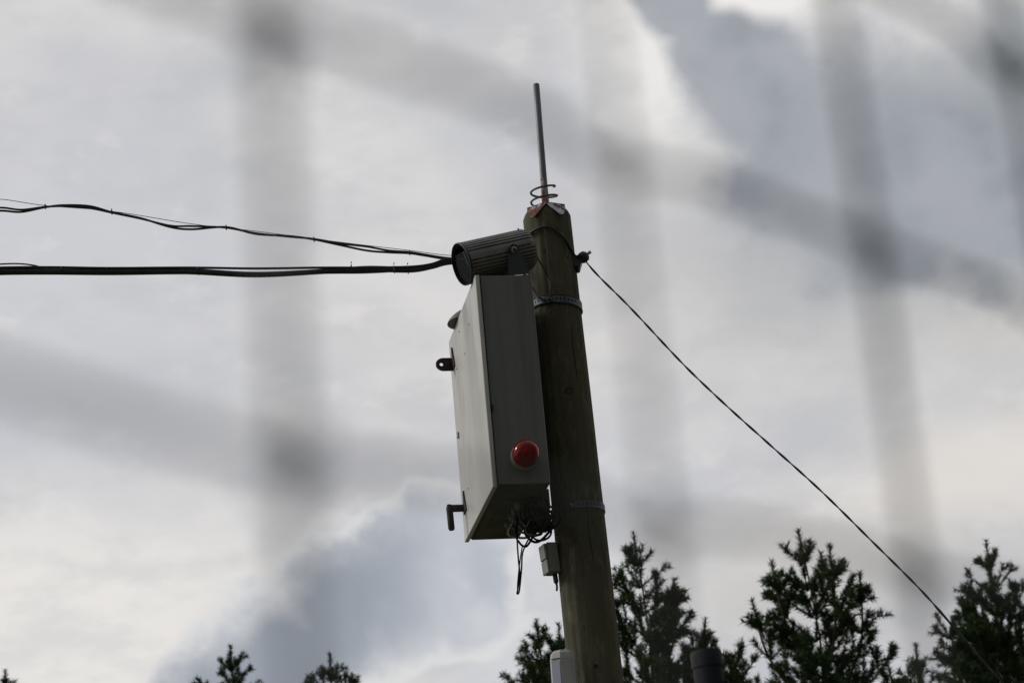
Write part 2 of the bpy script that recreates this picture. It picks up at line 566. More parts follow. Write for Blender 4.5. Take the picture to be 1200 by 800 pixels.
random.seed(4)
pole = thing('utility_pole', PB, "leaning greenish-brown weathered wooden pole carrying the grey cabinet, its top under a rusty cap", "pole")
pb = MB()
seg = 72
hs = [0] + [i * PL / 70 for i in range(1, 70)] + [PL - .03, PL - .014, PL - .004, PL]
rr_ = {PL - .014: .93, PL - .004: .86, PL: .78}
vs, fs = [], []
for h_ in hs:
    z = h_ * pdir.z
    for k in range(seg):
        a = 2 * math.pi * k / seg
        r_ = prad(z) * rr_.get(h_, 1.0)
        r_ *= 1 + .010 * math.sin(3 * a + z * .9) + .006 * math.sin(5 * a - z * 1.7) + .004 * math.sin(z * 9 + 2 * a)
        r_ -= .0035 * max(0, math.sin(17 * a + math.sin(z * 1.1) * .8)) ** 8
        vs.append(PB + pdir * h_ + (pu * math.cos(a) + pv * math.sin(a)) * r_)
for i in range(len(hs) - 1):
    for k in range(seg):
        k2 = (k + 1) % seg
        fs.append((i * seg + k, i * seg + k2, (i + 1) * seg + k2, (i + 1) * seg + k))
fs.append(tuple((len(hs) - 1) * seg + k for k in range(seg)))
pb.add(vs, fs).build('trunk', M['wood'], pole, smooth=50)
# drying cracks and old nail holes
for (px, py, ang, ln) in ((700, 700, 20, .5), (672, 460, 30, .35), (664, 320, 35, .22), (690, 560, 62, .3)):
    z = zpole(px, py)
    c_ = MB()
    pts = [onpole(z + t * ln, ang + 1.5 * math.sin(t * 9), -.0035) for t in [i / 12 for i in range(13)]]
    c_.tube(pts, [.0005 + .0040 * math.sin(math.pi * i / 12) for i in range(13)], 5)
    c_.build('crack', M['crack'], pole)
for px, py, ang in ((695, 781, 2), (668, 300, 40), (690, 515, 60), (655, 268, 20)):
    z = zpole(px, py)
    MB().tube([onpole(z, ang, -.012), onpole(z, ang, .0012)], .008 if py > 700 else .004, 10).build('nail_hole', M['crack'], pole)

for px, py, ang, r_ in ((664, 458, 8, .017), (650, 292, -10, .013), (703, 610, 38, .015), (684, 735, -20, .016)):
    z = zpole(px, py)
    c_ = onpole(z, ang, -.0065)
    n_ = (onpole(z, ang, 1) - onpole(z, ang, 0)).normalized()
    MB().lathe([(r_ * 1.1, -.004), (r_, .0035), (r_ * .7, .0052), (r_ * .3, .0042), (.0005, .0036)], 18, c_, n_).build('knot', M['knot'], pole, smooth=True)

# ------------------------------------------------------------------ rusty cap, rod and spring coil
axd = pdir
capc = PB + pdir * (PL + .002)
cap = thing('pole_cap', capc, "rusty pale sheet metal cap with pointed teeth bent down over the pole top", "cap")
b_ = MB()
ring = []
RC = .083
for k in range(6):
    a = R(60 * k)
    ring.append(capc + (pu * math.cos(a) + pv * math.sin(a)) * RC)
top = [p + axd * .0 for p in ring]
b_.add([*top, *[p + axd * .005 for p in ring]], [(5, 4, 3, 2, 1, 0), (6, 7, 8, 9, 10, 11)] + [(k, (k + 1) % 6, (k + 1) % 6 + 6, k + 6) for k in range(6)])
b_.build('plate', M['galv_rust'], cap)
for k in range(6):
    p, q = ring[k], ring[(k + 1) % 6]
    mid = (p + q) / 2
    outv = (mid - capc).normalized()
    fr_ = k in (0, 5)
    tip = mid + outv * (.037 if fr_ else .004) - axd * (.058 if fr_ else .022)
    sh = mid + outv * (.022 if fr_ else .002) - axd * (.024 if fr_ else .010)
    e = (q - p)
    vs = [p, q, sh + e * .36 - axd * .004, tip + e * .07, tip - e * .07, sh - e * .36 - axd * .004]
    th_ = outv * -.003
    t_ = MB().add([v_ for v_ in vs] + [v_ + th_ for v_ in vs],
                  [(0, 1, 2, 3, 4, 5), (11, 10, 9, 8, 7, 6)] + [(i, (i + 1) % 6, (i + 1) % 6 + 6, i + 6) for i in range(6)])
    t_.build('tooth', M['galv_rust'], cap)

rodtop = at(628.3, 99, PY)
rod0 = capc + axd * .005
rdir = (rodtop - rod0)
rodL = rdir.length; rdir.normalize()
rod = thing('steel_rod', rod0, "slim grey metal rod with a rusty foot standing on the pole cap", "rod")
MB().tube([rod0 + rdir * .13, rod0 + rdir * (rodL - .002), rod0 + rdir * rodL], [.0128, .0125, .0115], 20).build('shaft', M['rod'], rod, smooth=40)
MB().tube([rod0, rod0 + rdir * .13], [.0140, .0130], 20).build('rusty_foot', M['rodrust'], rod, smooth=40)
MB().lathe([(.024, 0), (.024, .006), (.016, .010)], 6, rod0, rdir).build('nut', M['galv_rust'], rod)
coil = MB()
cp = []
T = 2.08
for i in range(int(T * 40) + 1):
    t = i / 40
    a = 2 * math.pi * t + R(90)
    hgt = .016 + .041 * t - .009 * math.cos(a) * min(1, t * 2)
    rad_ = .050 + .003 * math.sin(t * 3)
    cp.append(rod0 + rdir * hgt + (pu * math.cos(a) + pv * math.sin(a)) * rad_ - pv * .004 * t)
coil.tube(cp, .0042, 8)
tag(coil.build('spring_coil', M['coil'], smooth=True, origin=rod0), "loose dull wire coil looped round the foot of the rod", "wire coil")

# ------------------------------------------------------------------ the grey cabinet
PSI = R(11.39)
BW, BL, BH = .209, .664, .800
B0 = Vector((-.1125, 8.5, 1.6 + (4.474 - 1.6) * .9444))
BM = Matrix.Translation(B0) @ Matrix.Rotation(PSI, 4, 'Z')
cab = thing('electrical_cabinet', B0, "tall grey metal cabinet strapped to the pole, pale lid facing left", "cabinet")
LT = .0165
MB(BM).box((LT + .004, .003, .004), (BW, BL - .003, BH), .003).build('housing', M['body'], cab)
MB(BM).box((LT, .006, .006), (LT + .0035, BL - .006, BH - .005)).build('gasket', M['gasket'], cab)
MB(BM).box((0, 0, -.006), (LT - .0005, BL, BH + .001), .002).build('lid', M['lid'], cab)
# underside: sunk floor plate with a raised rim and round cable openings
MB(BM).box((LT + .010, .012, -.0005), (BW - .006, BL - .012, .0035)).build('floor_plate', M['under'], cab)
MB(BM).box((LT + .045, .16, -.004), (BW - .03, .50, -.0008), .001).build('gland_plate', M['under'], cab)
for gy in (.20, .27, .34, .43):
    MB(BM).lathe([(.015, 0), (.015, -.012), (.010, -.016), (.010, -.026)], 12, (.125, gy, -.004)).build('cable_gland', M['plastic'], cab)
    # lathe runs along +z with negative heights: glands hang down
# lugs at the far edge of the lid


def lug(zc, hook, name):
    l_ = MB(BM)
    y0 = BL * .91
    # triangular fixing wing lying on the lid
    l_.add([(-.0045, y0 - .050, zc - .02), (-.0045, y0 + .014, zc - .02), (-.0065, y0 - .016, zc + .065), (-.0005, y0 - .050, zc - .02),
            (-.0005, y0 + .014, zc - .02), (-.0005, y0 - .016, zc + .065)],
           [(0, 2, 1), (3, 4, 5), (0, 3, 5, 2), (2, 5, 4, 1), (1, 4, 3, 0)])
    # projecting tab with a real hole: ring of quads
    w_, h_ = .066, .052
    cx, cz = -.046, zc + .002
    nseg = 24
    outer, inner = [], []
    for k in range(nseg):
        a = 2 * math.pi * k / nseg
        ux, uz = math.cos(a), math.sin(a)
        s_ = 1 / max(abs(ux) / (w_ * .5), abs(uz) / (h_ * .5))
        x_, z_ = ux * s_, uz * s_
        if x_ < -.012:                                    # rounded free end
            rr = math.hypot(x_ / .033, z_ / .026)
            if rr > 1: x_, z_ = x_ / rr * 1.04, z_ / rr * 1.04
        outer.append((cx + .012 + x_, z_ + cz)); inner.append((cx + .007 * ux, cz + .007 * uz))
    vs = []
    for yy in (y0 - .003, y0 + .003):
        for (x_, z_) in outer: vs.append((x_, yy, z_))
        for (x_, z_) in inner: vs.append((x_, yy, z_))
    n = nseg; fs = []
    for k in range(n):
        k2 = (k + 1) % n
        fs += [(k, k2, n + k2, n + k), (2 * n + k2, 2 * n + k, 3 * n + k, 3 * n + k2), (k2, k, 2 * n + k, 2 * n + k2), (n + k, n + k2, 3 * n + k2, 3 * n + k)]
    if not hook:
        l_.add(vs, fs)
    else:
        l_.box((-.058, y0 - .006, zc - .010), (-.0005, y0 + .010, zc + .016), .003)
    o = l_.build(name, M['rusty'], cab)
    if hook:
        MB(BM).tube([(-.056, y0, zc + .016), (-.058, y0, zc + .004), (-.056, y0, zc - .075), (-.056, y0, zc - .082)], [.010, .0125, .0125, .010], 14).build(
            'pin', M['rusty'], o, smooth=40)
    return o


lug(BH * .855, False, 'hasp')
lug(BH * .135, True, 'hinge')['label'] = "rusty brown bracket with a short pin hanging from it"
lt = MB(BM).box((-.008, BL * .90, BH * .485), (-.0008, BL * .925, BH * .515), .002).build('latch', M['steel'], cab)
for (yy, zz) in ((.88, .17), (.3, .86), (.5, .78), (.62, .93), (.8, .80), (.75, .19)):
    MB(BM).lathe([(.003, .0), (.003, -.0015)], 8, (-.0003, BL * yy, BH * zz), (1, 0, 0)).build('rivet', M['under'], cab)
MB(BM).tube([(LT + .0035, -.001, BH * .38), (LT + .006, -.004, BH * .37), (LT + .004, -.001, BH * .345)], .003, 6).build('seal_wire', M['gasket'], cab)
# rounded rain hood sticking out over the lid's top edge
hd = MB(BM)
vs, fs = [], []
y0, y1 = BL * .61, BL * .82
nn, mm = 14, 6
for i in range(nn + 1):
    a = math.pi * i / nn
    for j in range(mm + 1):
        t = j / mm
        rr = math.cos(t * math.pi / 2 * .98)
        ext = .052 * math.sin(a)
        x_ = .02 - ext * (1 - .75 * t ** 1.5)
        y_ = (y0 + y1) / 2 - math.cos(a) * (y1 - y0) / 2 * (1 - .5 * t ** 2)
        vs.append((x_, y_, BH + .004 + .040 * t))
for i in range(nn):
    for j in range(mm):
        a = i * (mm + 1) + j
        fs.append((a, a + mm + 1, a + mm + 2, a + 1))
fs.append(tuple(i * (mm + 1) for i in range(nn + 1)))
fs.append(tuple(i * (mm + 1) + mm for i in range(nn + 1))[::-1])
fs.append(tuple(range(mm + 1))[::-1] + tuple(nn * (mm + 1) + j for j in range(mm + 1)))
hd.add(vs, fs)
hd.build('rain_hood', M['hood'], cab, smooth=50)
# standoff rails between cabinet and pole
for zf in (BH * .055 - .05, BH * .905):
    z = zf
    MB(BM).box((BW, BL * .35, z + .0), (BW + .012, BL * .75, z + .03)).build('mounting_rail', M['steel'], cab)

MB(BM).box((BW - .03, BL * .22, -.045), (BW + .022, BL * .40, .03), .003).build('gap_block', M['blackpaint'], cab)  # black block added to darken the gap between cabinet and pole

MB(BM).box((BW - .01, BL * .50, -.055), (BW + .055, BL * .62, .05), .003).build('gap_block', M['blackpaint'], cab)  # second added block further back, blackens the rest of that gap

# ------------------------------------------------------------------ red beacon on the cabinet's front
bc = BM @ Vector((BW * .565, .0, .098))
bd = (BM.to_3x3() @ Vector((0, -1, 0))).normalized()
beacon = thing('beacon_lamp', bc, "round red warning lamp on a grey base low on the cabinet's narrow side", "warning lamp")
MB().lathe([(.049, .0), (.049, .022), (.045, .030)], 36, bc, bd).build('base', M['beaconbase'], beacon, smooth=40)
dome = [(.0450, .030), (.0460, .034), (.0455, .062), (.0425, .076), (.034, .087), (.020, .094), (.001, .096)]
inner = [(r_ - .003 if r_ > .01 else r_, h_ - .003) for r_, h_ in dome[::-1]]
MB().lathe(dome + inner, 48, bc, bd, close=False).build('lens', M['red'], beacon, smooth=35)
for k in range(5):
    MB().lathe([(.0458, .036 + k * .006), (.0470, .038 + k * .006), (.0456, .040 + k * .006)], 40, bc, bd, close=False).build('lens_ring', M['red'], beacon, smooth=True)
MB().lathe([(.010, .028), (.010, .060), (.014, .064), (.014, .080), (.004, .086)], 16, bc, bd).build('bulb', M['glint'], beacon, smooth=True)
MB().lathe([(.036, .030), (.038, .034), (.030, .050)], 24, bc, bd, close=False).build('reflector', M['glint'], beacon, smooth=True)

# ------------------------------------------------------------------ floodlight on top of the cabinet
FY = 8.62
fc = at(541.3, 309.5, FY - .06)
# axis from the open front towards the back, in camera terms: right and slightly up, away from the viewer
axc = CROT @ Vector((math.cos(R(13.5)) * .905, math.sin(R(13.5)) * .905, -.425))
axf = axc.normalized()
fu = (CROT @ Vector((0, 1, 0))); fu = (fu - axf * fu.dot(axf)).normalized()
fv = axf.cross(fu).normalized()                                           # sideways
if fv.dot(CROT @ Vector((0, 0, 1))) < 0: fv = -fv                         # fv faces the viewer
FL, FR = .272, .079
pivot = fc + axf * .175 + fu * .016 + fv * (FR + .004)
flood = thing('floodlight', at(592, 322, FY), "dark ribbed cylindrical floodlight facing left on a black bracket atop the cabinet", "floodlight")
ribs = 38
prof = []
for k in range(ribs):
    a0 = 2 * math.pi * k / ribs
    # angle measured from fv (viewer side) towards fu
    da = (a0 - R(12) + math.pi) % (2 * math.pi) - math.pi
    smoothband = abs(da) < R(11)
    st = 2 * math.pi / ribs
    if smoothband:
        prof += [(a0 + st * q, FR + .0005) for q in (0, .33, .66)]
    else:
        prof += [(a0, FR), (a0 + st * .56, FR), (a0 + st * .62, FR - .0085), (a0 + st * .94, FR - .0085)]
bd_ = MB()
xs = [0.0, .004, FL - .012, FL]
sc_ = [.965, 1.0, 1.0, .94]
vs = []
for x_, s_ in zip(xs, sc_):
    for a, r_ in prof:
        vs.append(fc + axf * x_ + (fv * math.cos(a) + fu * math.sin(a)) * r_ * s_)
n = len(prof)
fs = []
for i in range(len(xs) - 1):
    for k in range(n):
        k2 = (k + 1) % n
        fs.append((i * n + k, i * n + k2, (i + 1) * n + k2, (i + 1) * n + k))
fs.append(tuple((len(xs) - 1) * n + k for k in range(n)))
bd_.add(vs, fs)
bd_.build('housing', M['alu'], flood)
MB().lathe([(FR * .972, .03), (FR * .972, -.004), (FR + .0008, -.003), (FR + .0012, .004), (FR - .003, .0055)], 64, fc, axf, close=False).build('rim', M['blackpaint'], flood, smooth=40)
MB().lathe([(.001, .100), (.022, .098), (.045, .070), (.062, .035), (.070, .012)], 40, fc, axf, close=False).build('reflector', M['blackpaint'], flood, smooth=True)
MB().lathe([(.001, .004), (.0755, .004), (.0755, .008), (.001, .008)], 48, fc, axf, close=False).build('front_glass', M['glass'], flood)
MB().tube([fc + axf * .012 - fv * .05 + fu * .02, fc + axf * .09 + fv * .0], .005, 8).build('lamp_tube', M['glint'], flood)
MB().tube([fc + axf * .014 + fv * .03 - fu * .01, fc + axf * .014 + fv * .005 + fu * .045], .0035, 8).build('lamp_clip', M['glint'], flood)
MB().lathe([(FR * .9, FL), (FR * .86, FL + .006), (FR * .5, FL + .010)], 48, fc, axf).build('back_plate', M['blackpaint'], flood, smooth=40)
MB().lathe([(.014, FL + .009), (.014, FL + .03), (.009, FL + .034)], 14, fc - fu * .03, axf).build('cable_entry', M['blackpaint'], flood)
for dz in (0, ):
    MB().box((-.003, -.003, -.006), (.003, .003, .002), M4=Matrix.Translation(fc + axf * (FL - .02) + fu * (FR + .002))).build('screw', M['blackpaint'], flood)
# U bracket: two flat arms and a foot
boxtop = B0.z + BH
arm = MB()
for s in (1, -1):
    pv_ = fc + axf * .175 + fu * .016 * (1 if s > 0 else 1) + fv * s * (FR + .006)
    foot_c = Vector((pv_.x + .012, pv_.y, boxtop + .004))
    side = Vector((1, 0, .0))
    thk = fv * s * .004
    rows = []
    for t, wd in ((1.0, .020), (.90, .022), (.55, .030), (0, .040)):
        p = foot_c.lerp(pv_, t)
        rows.append((p - side * wd, p + side * wd))
    vs = []
    for l0, r0 in rows: vs += [l0, r0, r0 + thk, l0 + thk]
    # rounded head
    fs = [(0, 1, 2, 3)]
    for i in range(len(rows) - 1):
        a = i * 4
        for k in range(4): fs.append((a + k, a + (k + 1) % 4, a + 4 + (k + 1) % 4, a + 4 + k))
    fs.append((15, 14, 13, 12))
    MB().add(vs, fs).build('bracket_arm', M['blackpaint'], flood)
    MB().lathe([(.021, -.001), (.021, .0045)], 20, pv_, fv * s).build('bracket_head', M['blackpaint'], flood)
    k_ = MB().lathe([(.0125, .004), (.0125, .007), (.0095, .009)], 20, pv_, fv * s).build('pivot_bolt', M['steel'], flood, smooth=40)
    MB().lathe([(.0055, .008), (.0055, .0135)], 6, pv_, fv * s).build('bolt_head', M['blackpaint'], k_)
p1 = fc + axf * .175 + fv * (FR + .006); p2 = fc + axf * .175 - fv * (FR + .006)
MB().box((min(p1.x, p2.x) - .03, min(p1.y, p2.y), boxtop + .0012), (max(p1.x, p2.x) + .05, max(p1.y, p2.y), boxtop + .006)).build('bracket_foot', M['blackpaint'], flood)
# small worn embossed print near the back, as blurred as in the photograph
for k, (t, hh) in enumerate(((.206, .006), (.214, .004), (.2205, .006), (.227, .003), (.235, .005), (.243, .004), (.250, .004))):
    a = R(17)
    p = fc + axf * t + (fv * math.cos(a) + fu * math.sin(a)) * (FR + .0008)
    up_ = (fu * math.cos(a) - fv * math.sin(a))
    o_ = (fv * math.cos(a) + fu * math.sin(a))
    e1, e2, e3 = axf * .0026, up_ * hh * .6, o_ * .0012
    vs = [p - e1 - e2, p + e1 - e2, p + e1 + e2, p - e1 + e2]
    MB().add(vs + [v_ + e3 for v_ in vs], [(4, 5, 6, 7), (0, 1, 5, 4), (1, 2, 6, 5), (2, 3, 7, 6), (3, 0, 4, 7)]).build('embossed_mark', M['blackpaint'], flood)

# ------------------------------------------------------------------ perforated straps round the pole
def strap(z, tilt, label):
    c_ = onpole(z, 0)
    o_ = thing('hanger_strap', PB + pdir * (z / pdir.z), label, "strap", "perforated straps holding the cabinet to the pole")
    s_ = MB()
    n = 120
    hgt = (-.0125, -.0055, .0055, .0125)
    vs = []
    for off in (.0035, .0050):
        for k in range(n):
            ang = 360 * k / n
            for h_ in hgt:
                vs.append(onpole(z + h_ + tilt * math.sin(R(ang)), ang, off))
    fs = []
    L0 = n * 4
    for k in range(n):
        k2 = (k + 1) % n
        for j in range(3):
            hole = j == 1 and k % 3 == 0
            a, b, c2, d = k * 4 + j, k2 * 4 + j, k2 * 4 + j + 1, k * 4 + j + 1
            if not hole:
                fs += [(a + L0, b + L0, c2 + L0, d + L0), (d, c2, b, a)]
            else:
                for p_, q_ in ((a, b), (b, c2), (c2, d), (d, a)):
                    fs.append((p_, q_, q_ + L0, p_ + L0))
        fs += [(k * 4, k2 * 4, k2 * 4 + L0, k * 4 + L0), (k2 * 4 + 3, k * 4 + 3, k * 4 + 3 + L0, k2 * 4 + 3 + L0)]
    s_.add(vs, fs).build('band', M['strap'], o_)
    for dz in (.0155, -.0155):
        t_ = MB().tube([onpole(z + dz + tilt * math.sin(R(a)), a, .003) for a in range(0, 361, 6)], .0028, 6, cap=False)
        if z > 4.8: t_.build('binding_wire', M['black'], o_, smooth=True)
    MB().tube([onpole(z, -12, .004), onpole(z, -12, .012)], .006, 6).build('bolt', M['steel'], o_)
    return o_


strap(zpole(655, 350), -.010, "perforated zinc strap round the pole just under the floodlight, edged with black wire")
strap(zpole(680, 591), .002, "perforated zinc strap round the pole below the cabinet's bottom edge")

# ------------------------------------------------------------------ stay wire on the right with its clamp
zc = zpole(680, 303)
clamp = thing('wire_clamp', onpole(zc, 85, 0), "black bolted clamp on the pole's right edge where the diagonal wire starts", "clamp")
cc = at(683.5, 301.5, PY - .03)
MB().lathe([(.012, -.020), (.021, -.012), (.023, 0), (.021, .012), (.012, .020)], 8, cc, (.85, -.3, .45)).build('knob', M['blackpaint'], clamp)
MB().box((-.020, -.03, -.030), (.020, .03, .018), .006, Matrix.Translation(at(675.5, 308, PY - .02)) @ Matrix.Rotation(R(20), 4, 'Y')).build('block', M['blackpaint'], clamp)
MB().lathe([(.006, -.036), (.006, .036)], 8, cc, (.85, -.3, .45)).build('bolt', M['steel'], clamp)

sw = [at(683, 302, PY - .03)]
for px, py in ((700, 322), (740, 362), (800, 426), (850, 474), (900, 519), (960, 573), (1020, 632), (1080, 692), (1130, 748), (1175, 800)):
    sw.append(at(px, py, PY - .03 - (px - 683) * .0006))
d_end = (sw[-1] - sw[-3]).normalized()
sw.append(sw[-1] + d_end * ((sw[-1].z - .02) / -d_end.z))
stay = thing('stay_wire', (sw[-1].x, sw[-1].y, 0), "thin black twisted stay wire slanting down right from the pole to the ground", "wire")
path = spline(sw, 60)
for s in range(2):
    pts = []
    acc = 0
    for i, p in enumerate(path):
        if i: acc += (p - path[i - 1]).length
        a = acc * 2 * math.pi / .16 + s * math.pi
        pts.append(p + Vector((.7 * math.cos(a), math.sin(a), .7 * math.cos(a))) * .0021)
    MB().tube(pts, .0024, 5, cap=False).build('strand', M['black'], stay, smooth=True)
e_ = sw[-1]
MB().tube([(e_.x, e_.y, -.3), (e_.x, e_.y, .12)], .02, 12).build('ground_anchor', M['steel'], stay)

# cable crossing the front of the pole to the clamp
zz0, zz1 = zpole(640, 268), zpole(680, 297)
wrap = [onpole(zz0 - .03, -75, .008), onpole(zz0 - .006, -50, .008), onpole(zz0 + .004, -20, .008), onpole(zz0 - .002, 5, .008),
        onpole(zz0 * .6 + zz1 * .4, 35, .008), onpole(zz1 + .012, 62, .008), at(681, 299, PY - .07)]
tag(MB().tube(spline(wrap, 10), .0052, 8).build('cable', M['black'], smooth=True, origin=wrap[0]),
    "black cable bent over the front of the pole from floodlight to clamp", "cable")
lead = [fc + axf * (FL + .03) - fu * .03, at(634, 309, FY + .06), at(641, 322, PY - .13), at(645.5, 338, PY - .13), at(643, 350, PY - .12),
        at(634, 352, PY - .10), at(627, 345, PY - .06), at(621, 334, PY - .03)]
tag(MB().tube(spline(lead, 10), .0032, 8).build('cable', M['black'], smooth=True, origin=lead[0]),
    "thin black lead looping down from the back of the floodlight towards the upper strap", "cable")
ld2 = [at(611, 319, PY - .18), at(617, 324, PY - .14), at(624, 337, PY - .11), at(632, 348, PY - .11), at(640, 351, PY - .11), at(648, 350, PY - .115)]
tag(MB().tube(spline(ld2, 8), .0035, 8).build('cable', M['greycable'], smooth=True, origin=ld2[0]),
    "short dark grey lead running from the cabinet top to the upper strap", "cable")

# ------------------------------------------------------------------ cable spans coming in from the left
CY = PY - .02


def span(pts_px, extend):
    pts = [at(px, py, CY) for px, py in pts_px]
    d_ = Vector((-1, 0, extend))
    first = pts[0]
    pre = [first + d_ * t_ + Vector((0, -.015 * t_ * t_, 0)) for t_ in (9, 6, 4, 2.6, 1.6, 1.0, .6, .3, .12)]
    return pre + pts


lower = thing('cable_span', at(560, 312, CY), "thick bundle of black cables coming in level from the left, lower of the two", "cable")
LO = [(0, 316), (60, 317), (130, 317.5), (220, 317), (300, 319), (380, 317.5), (430, 316), (480, 315), (505, 312), (525, 306), (560, 304), (612, 302)]
offs = [  # px offset pairs along the span for each cable
    [(0, -1), (0, -2.5), (0, -2), (0, -2), (0, -3), (0, -2.5), (0, -1), (0, -1), (0, -1), (0, -1), (0, 0), (0, 0)],
    [(0, 2), (0, 2), (0, 1), (0, 2), (0, 3.5), (0, 1), (0, 0), (0, 2), (0, 1), (0, 1), (0, 1), (0, 0)],
    [(0, -1), (0, 0), (0, -1), (0, 0), (0, 2), (0, 0), (0, -2), (0, 0), (0, 0), (0, 1), (0, 1), (0, 0)],
    [(0, 3), (0, 1.5), (0, 1.5), (0, 1), (0, 0.5), (0, 0), (0, 1), (0, -1), (0, -1), (0, -1), (0, 1), (0, 0)]]
rad_ = [.0050, .0108, .0108, .0075]
for i_, (of, r_) in enumerate(zip(offs, rad_)):
    pp = [(a + o[0], b + o[1]) for (a, b), o in zip(LO, of)]
    pts = spline(span(pp, .012), 10)
    pts = [p + Vector((0, (i_ - 1.5) * .008, 0)) for p in pts]
    MB().tube(pts, r_, 8).build('cable', M['black'], lower, smooth=True)
pp = [(0, 309.5), (22, 309), (40, 311), (52, 314), (75, 315)]
MB().tube(spline(span(pp, .012), 10), .003, 6).build('cable', M['black'], lower, smooth=True)
for px, py in ((73, 317), (232, 317.5), (412, 314.5), (462, 315.5), (478, 316)):
    c_ = at(px, py, CY)
    t_ = MB().tube([c_ + Vector((0, .024 * math.cos(R(a)), 0.0135 * math.sin(R(a)))) for a in range(0, 361, 30)], .0016, 5, cap=False)
    sg = -1 if px in (73, 232) else 1
    t_.tube([c_ + Vector((0, -.015, .015 * sg)), c_ + Vector((.002, -.016, .021 * sg))], .0022, 5)
    t_.build('cable_tie', M['black'] if px != 462 else M['plastic'], lower)

upper = thing('cable_span', at(575, 305, CY - .01), "thin wavy cables tied to a fine carrier wire, upper of the two spans", "cable")
UP = [(0, 245), (25, 247), (53, 242.5), (75, 241.5), (105, 243), (131, 249), (165, 256), (200, 265), (225, 267.5), (265, 266.5), (300, 273), (340, 277),
      (368, 280), (400, 286), (430, 291), (455, 294.5), (480, 296), (500, 299), (526, 303), (560, 303), (610, 301)]
o1 = [-1.6, -1.2, 0, .3, 1, .3, .3, -.5, -2.5, .4, .3, .5, 0, -.5, -2, -1, -.6, -.4, -.6, 0, 0]
o2 = [2.0, 1.4, .4, -1, -1.4, -.4, -.3, 1.2, 1.2, -.4, 1.2, -.3, .6, 1.5, 2.6, 1.2, .8, .8, .7, .5, .5]
for o_, r_ in ((o1, .0040), (o2, .0042)):
    pts = spline(span([(a, b + d_) for (a, b), d_ in zip(UP, o_)], .02), 8)
    MB().tube(pts, r_, 6).build('cable', M['black'], upper, smooth=True)
car = [(0, 233.5), (53, 241), (130, 247.5), (225, 262.5), (300, 271), (400, 284), (480, 293.5), (530, 299.5), (600, 300)]
MB().tube(spline(span(car, .045), 8), .0014, 5).build('carrier_wire', M['black'], upper, smooth=True)
for px, py in ((53, 242), (131, 248.5), (265, 266.5), (368, 280.5), (480, 296)):
    c_ = at(px, py, CY)
    t_ = MB().tube([c_ + Vector((0, .009 * math.cos(R(a)), .009 * math.sin(R(a)))) for a in range(0, 361, 30)], .002, 5, cap=False)
    t_.tube([c_ + Vector((0, -.006, .006)), c_ + Vector((.001, -.006, .013 if px == 131 else -.013))], .0016, 5)
    t_.build('cable_tie', M['black'], upper)

# ------------------------------------------------------------------ tangle of cable under the cabinet
random.seed(12)
tc_ = at(632, 612, PY - .14)
tangle = thing('cable_tangle', tc_, "untidy black coil of spare cable hanging beneath the cabinet against the pole", "cable")
for k in range(22):
    c_ = tc_ + Vector((random.uniform(-.030, .030), random.uniform(-.05, .05), random.uniform(-.015, .045)))
    q = Euler((random.uniform(-.7, .7), random.uniform(-.6, .6), random.uniform(-1.2, 1.2))).to_matrix()
    ra, rb = random.uniform(.026, .048), random.uniform(.03, .052)
    pts = [c_ + q @ Vector((ra * math.cos(t) + .004 * math.sin(3 * t), random.uniform(-.002, .002), rb * math.sin(t))) for t in [i * .35 for i in range(19)]]
    MB().tube(spline(pts, 3), random.choice((.004, .0048, .0056)), 6).build('loop', M['tangle'], tangle, smooth=True)
GP = [BM @ Vector((.125, gy, -.02)) for gy in (.20, .27, .34, .43)]
for k, (gp, m__) in enumerate(zip(GP, ('greycable', 'black', 'black', 'greycable'))):
    e = tc_ + Vector((-.03 + .02 * k, -.02 + .015 * k, .01))
    pts = [gp, gp + Vector((.002, -.004, -.035)), gp.lerp(e, .5) + Vector((0, 0, -.05)), e]
    MB().tube(spline(pts, 8), .0045, 7).build('cable', M[m__], tangle, smooth=True)
# V of stiff cable and the two long loops that dangle free
YT = PY - .13
for pts_px, r_ in (([(603, 598), (601, 612), (596, 622), (598, 629)], .0032), ([(606, 596), (606, 630), (607.5, 655), (609, 672), (607, 688), (606, 695), (608.5, 692), (611, 668), (612, 650), (615, 640), (620, 630)], .0030),
                   ([(607, 633), (611, 638), (616, 640), (620, 636), (624, 628), (622, 618)], .0042), ([(606, 632), (604, 622), (607, 608), (612, 596)], .004),
                   ([(612, 640), (610, 652), (608, 668), (606.5, 684), (606.5, 694)], .0022)):
    MB().tube(spline([at(a, b, YT) for a, b in pts_px], 6), r_, 7).build('loop', M['greycable'] if pts_px[0] == (603, 598) else M['tangle'], tangle, smooth=True)

# ------------------------------------------------------------------ small junction box on the pole's left
JM = Matrix.Translation(at(646.0, 669.5, PY - .07)) @ Matrix.Rotation(R(-3.5), 4, 'Y') @ Matrix.Rotation(R(24), 4, 'Z')
jb = thing('junction_box', JM.translation, "small grey junction box on the pole's left below the cable tangle", "junction box")
MB(JM).box((0, 0, 0), (.040, .055, .112), .003).build('case', M['plastic'], jb)
MB(JM).box((-.010, .002, .0), (-.001, .053, .050), .002).build('cover', M['plastic'], jb)
MB(JM).box((-.012, .003, .052), (-.001, .052, .108), .002).build('cover', M['plastic'], jb)
MB(JM).lathe([(.009, 0), (.009, -.028), (.006, -.036)], 12, (.026, .028, .0)).build('cable_gland', M['blackpaint'], jb)
MB(JM).tube([(.026, .028, -.03), (.028, .030, -.045), (.034, .05, -.055)], .004, 7).build('cable', M['black'], jb, smooth=True)

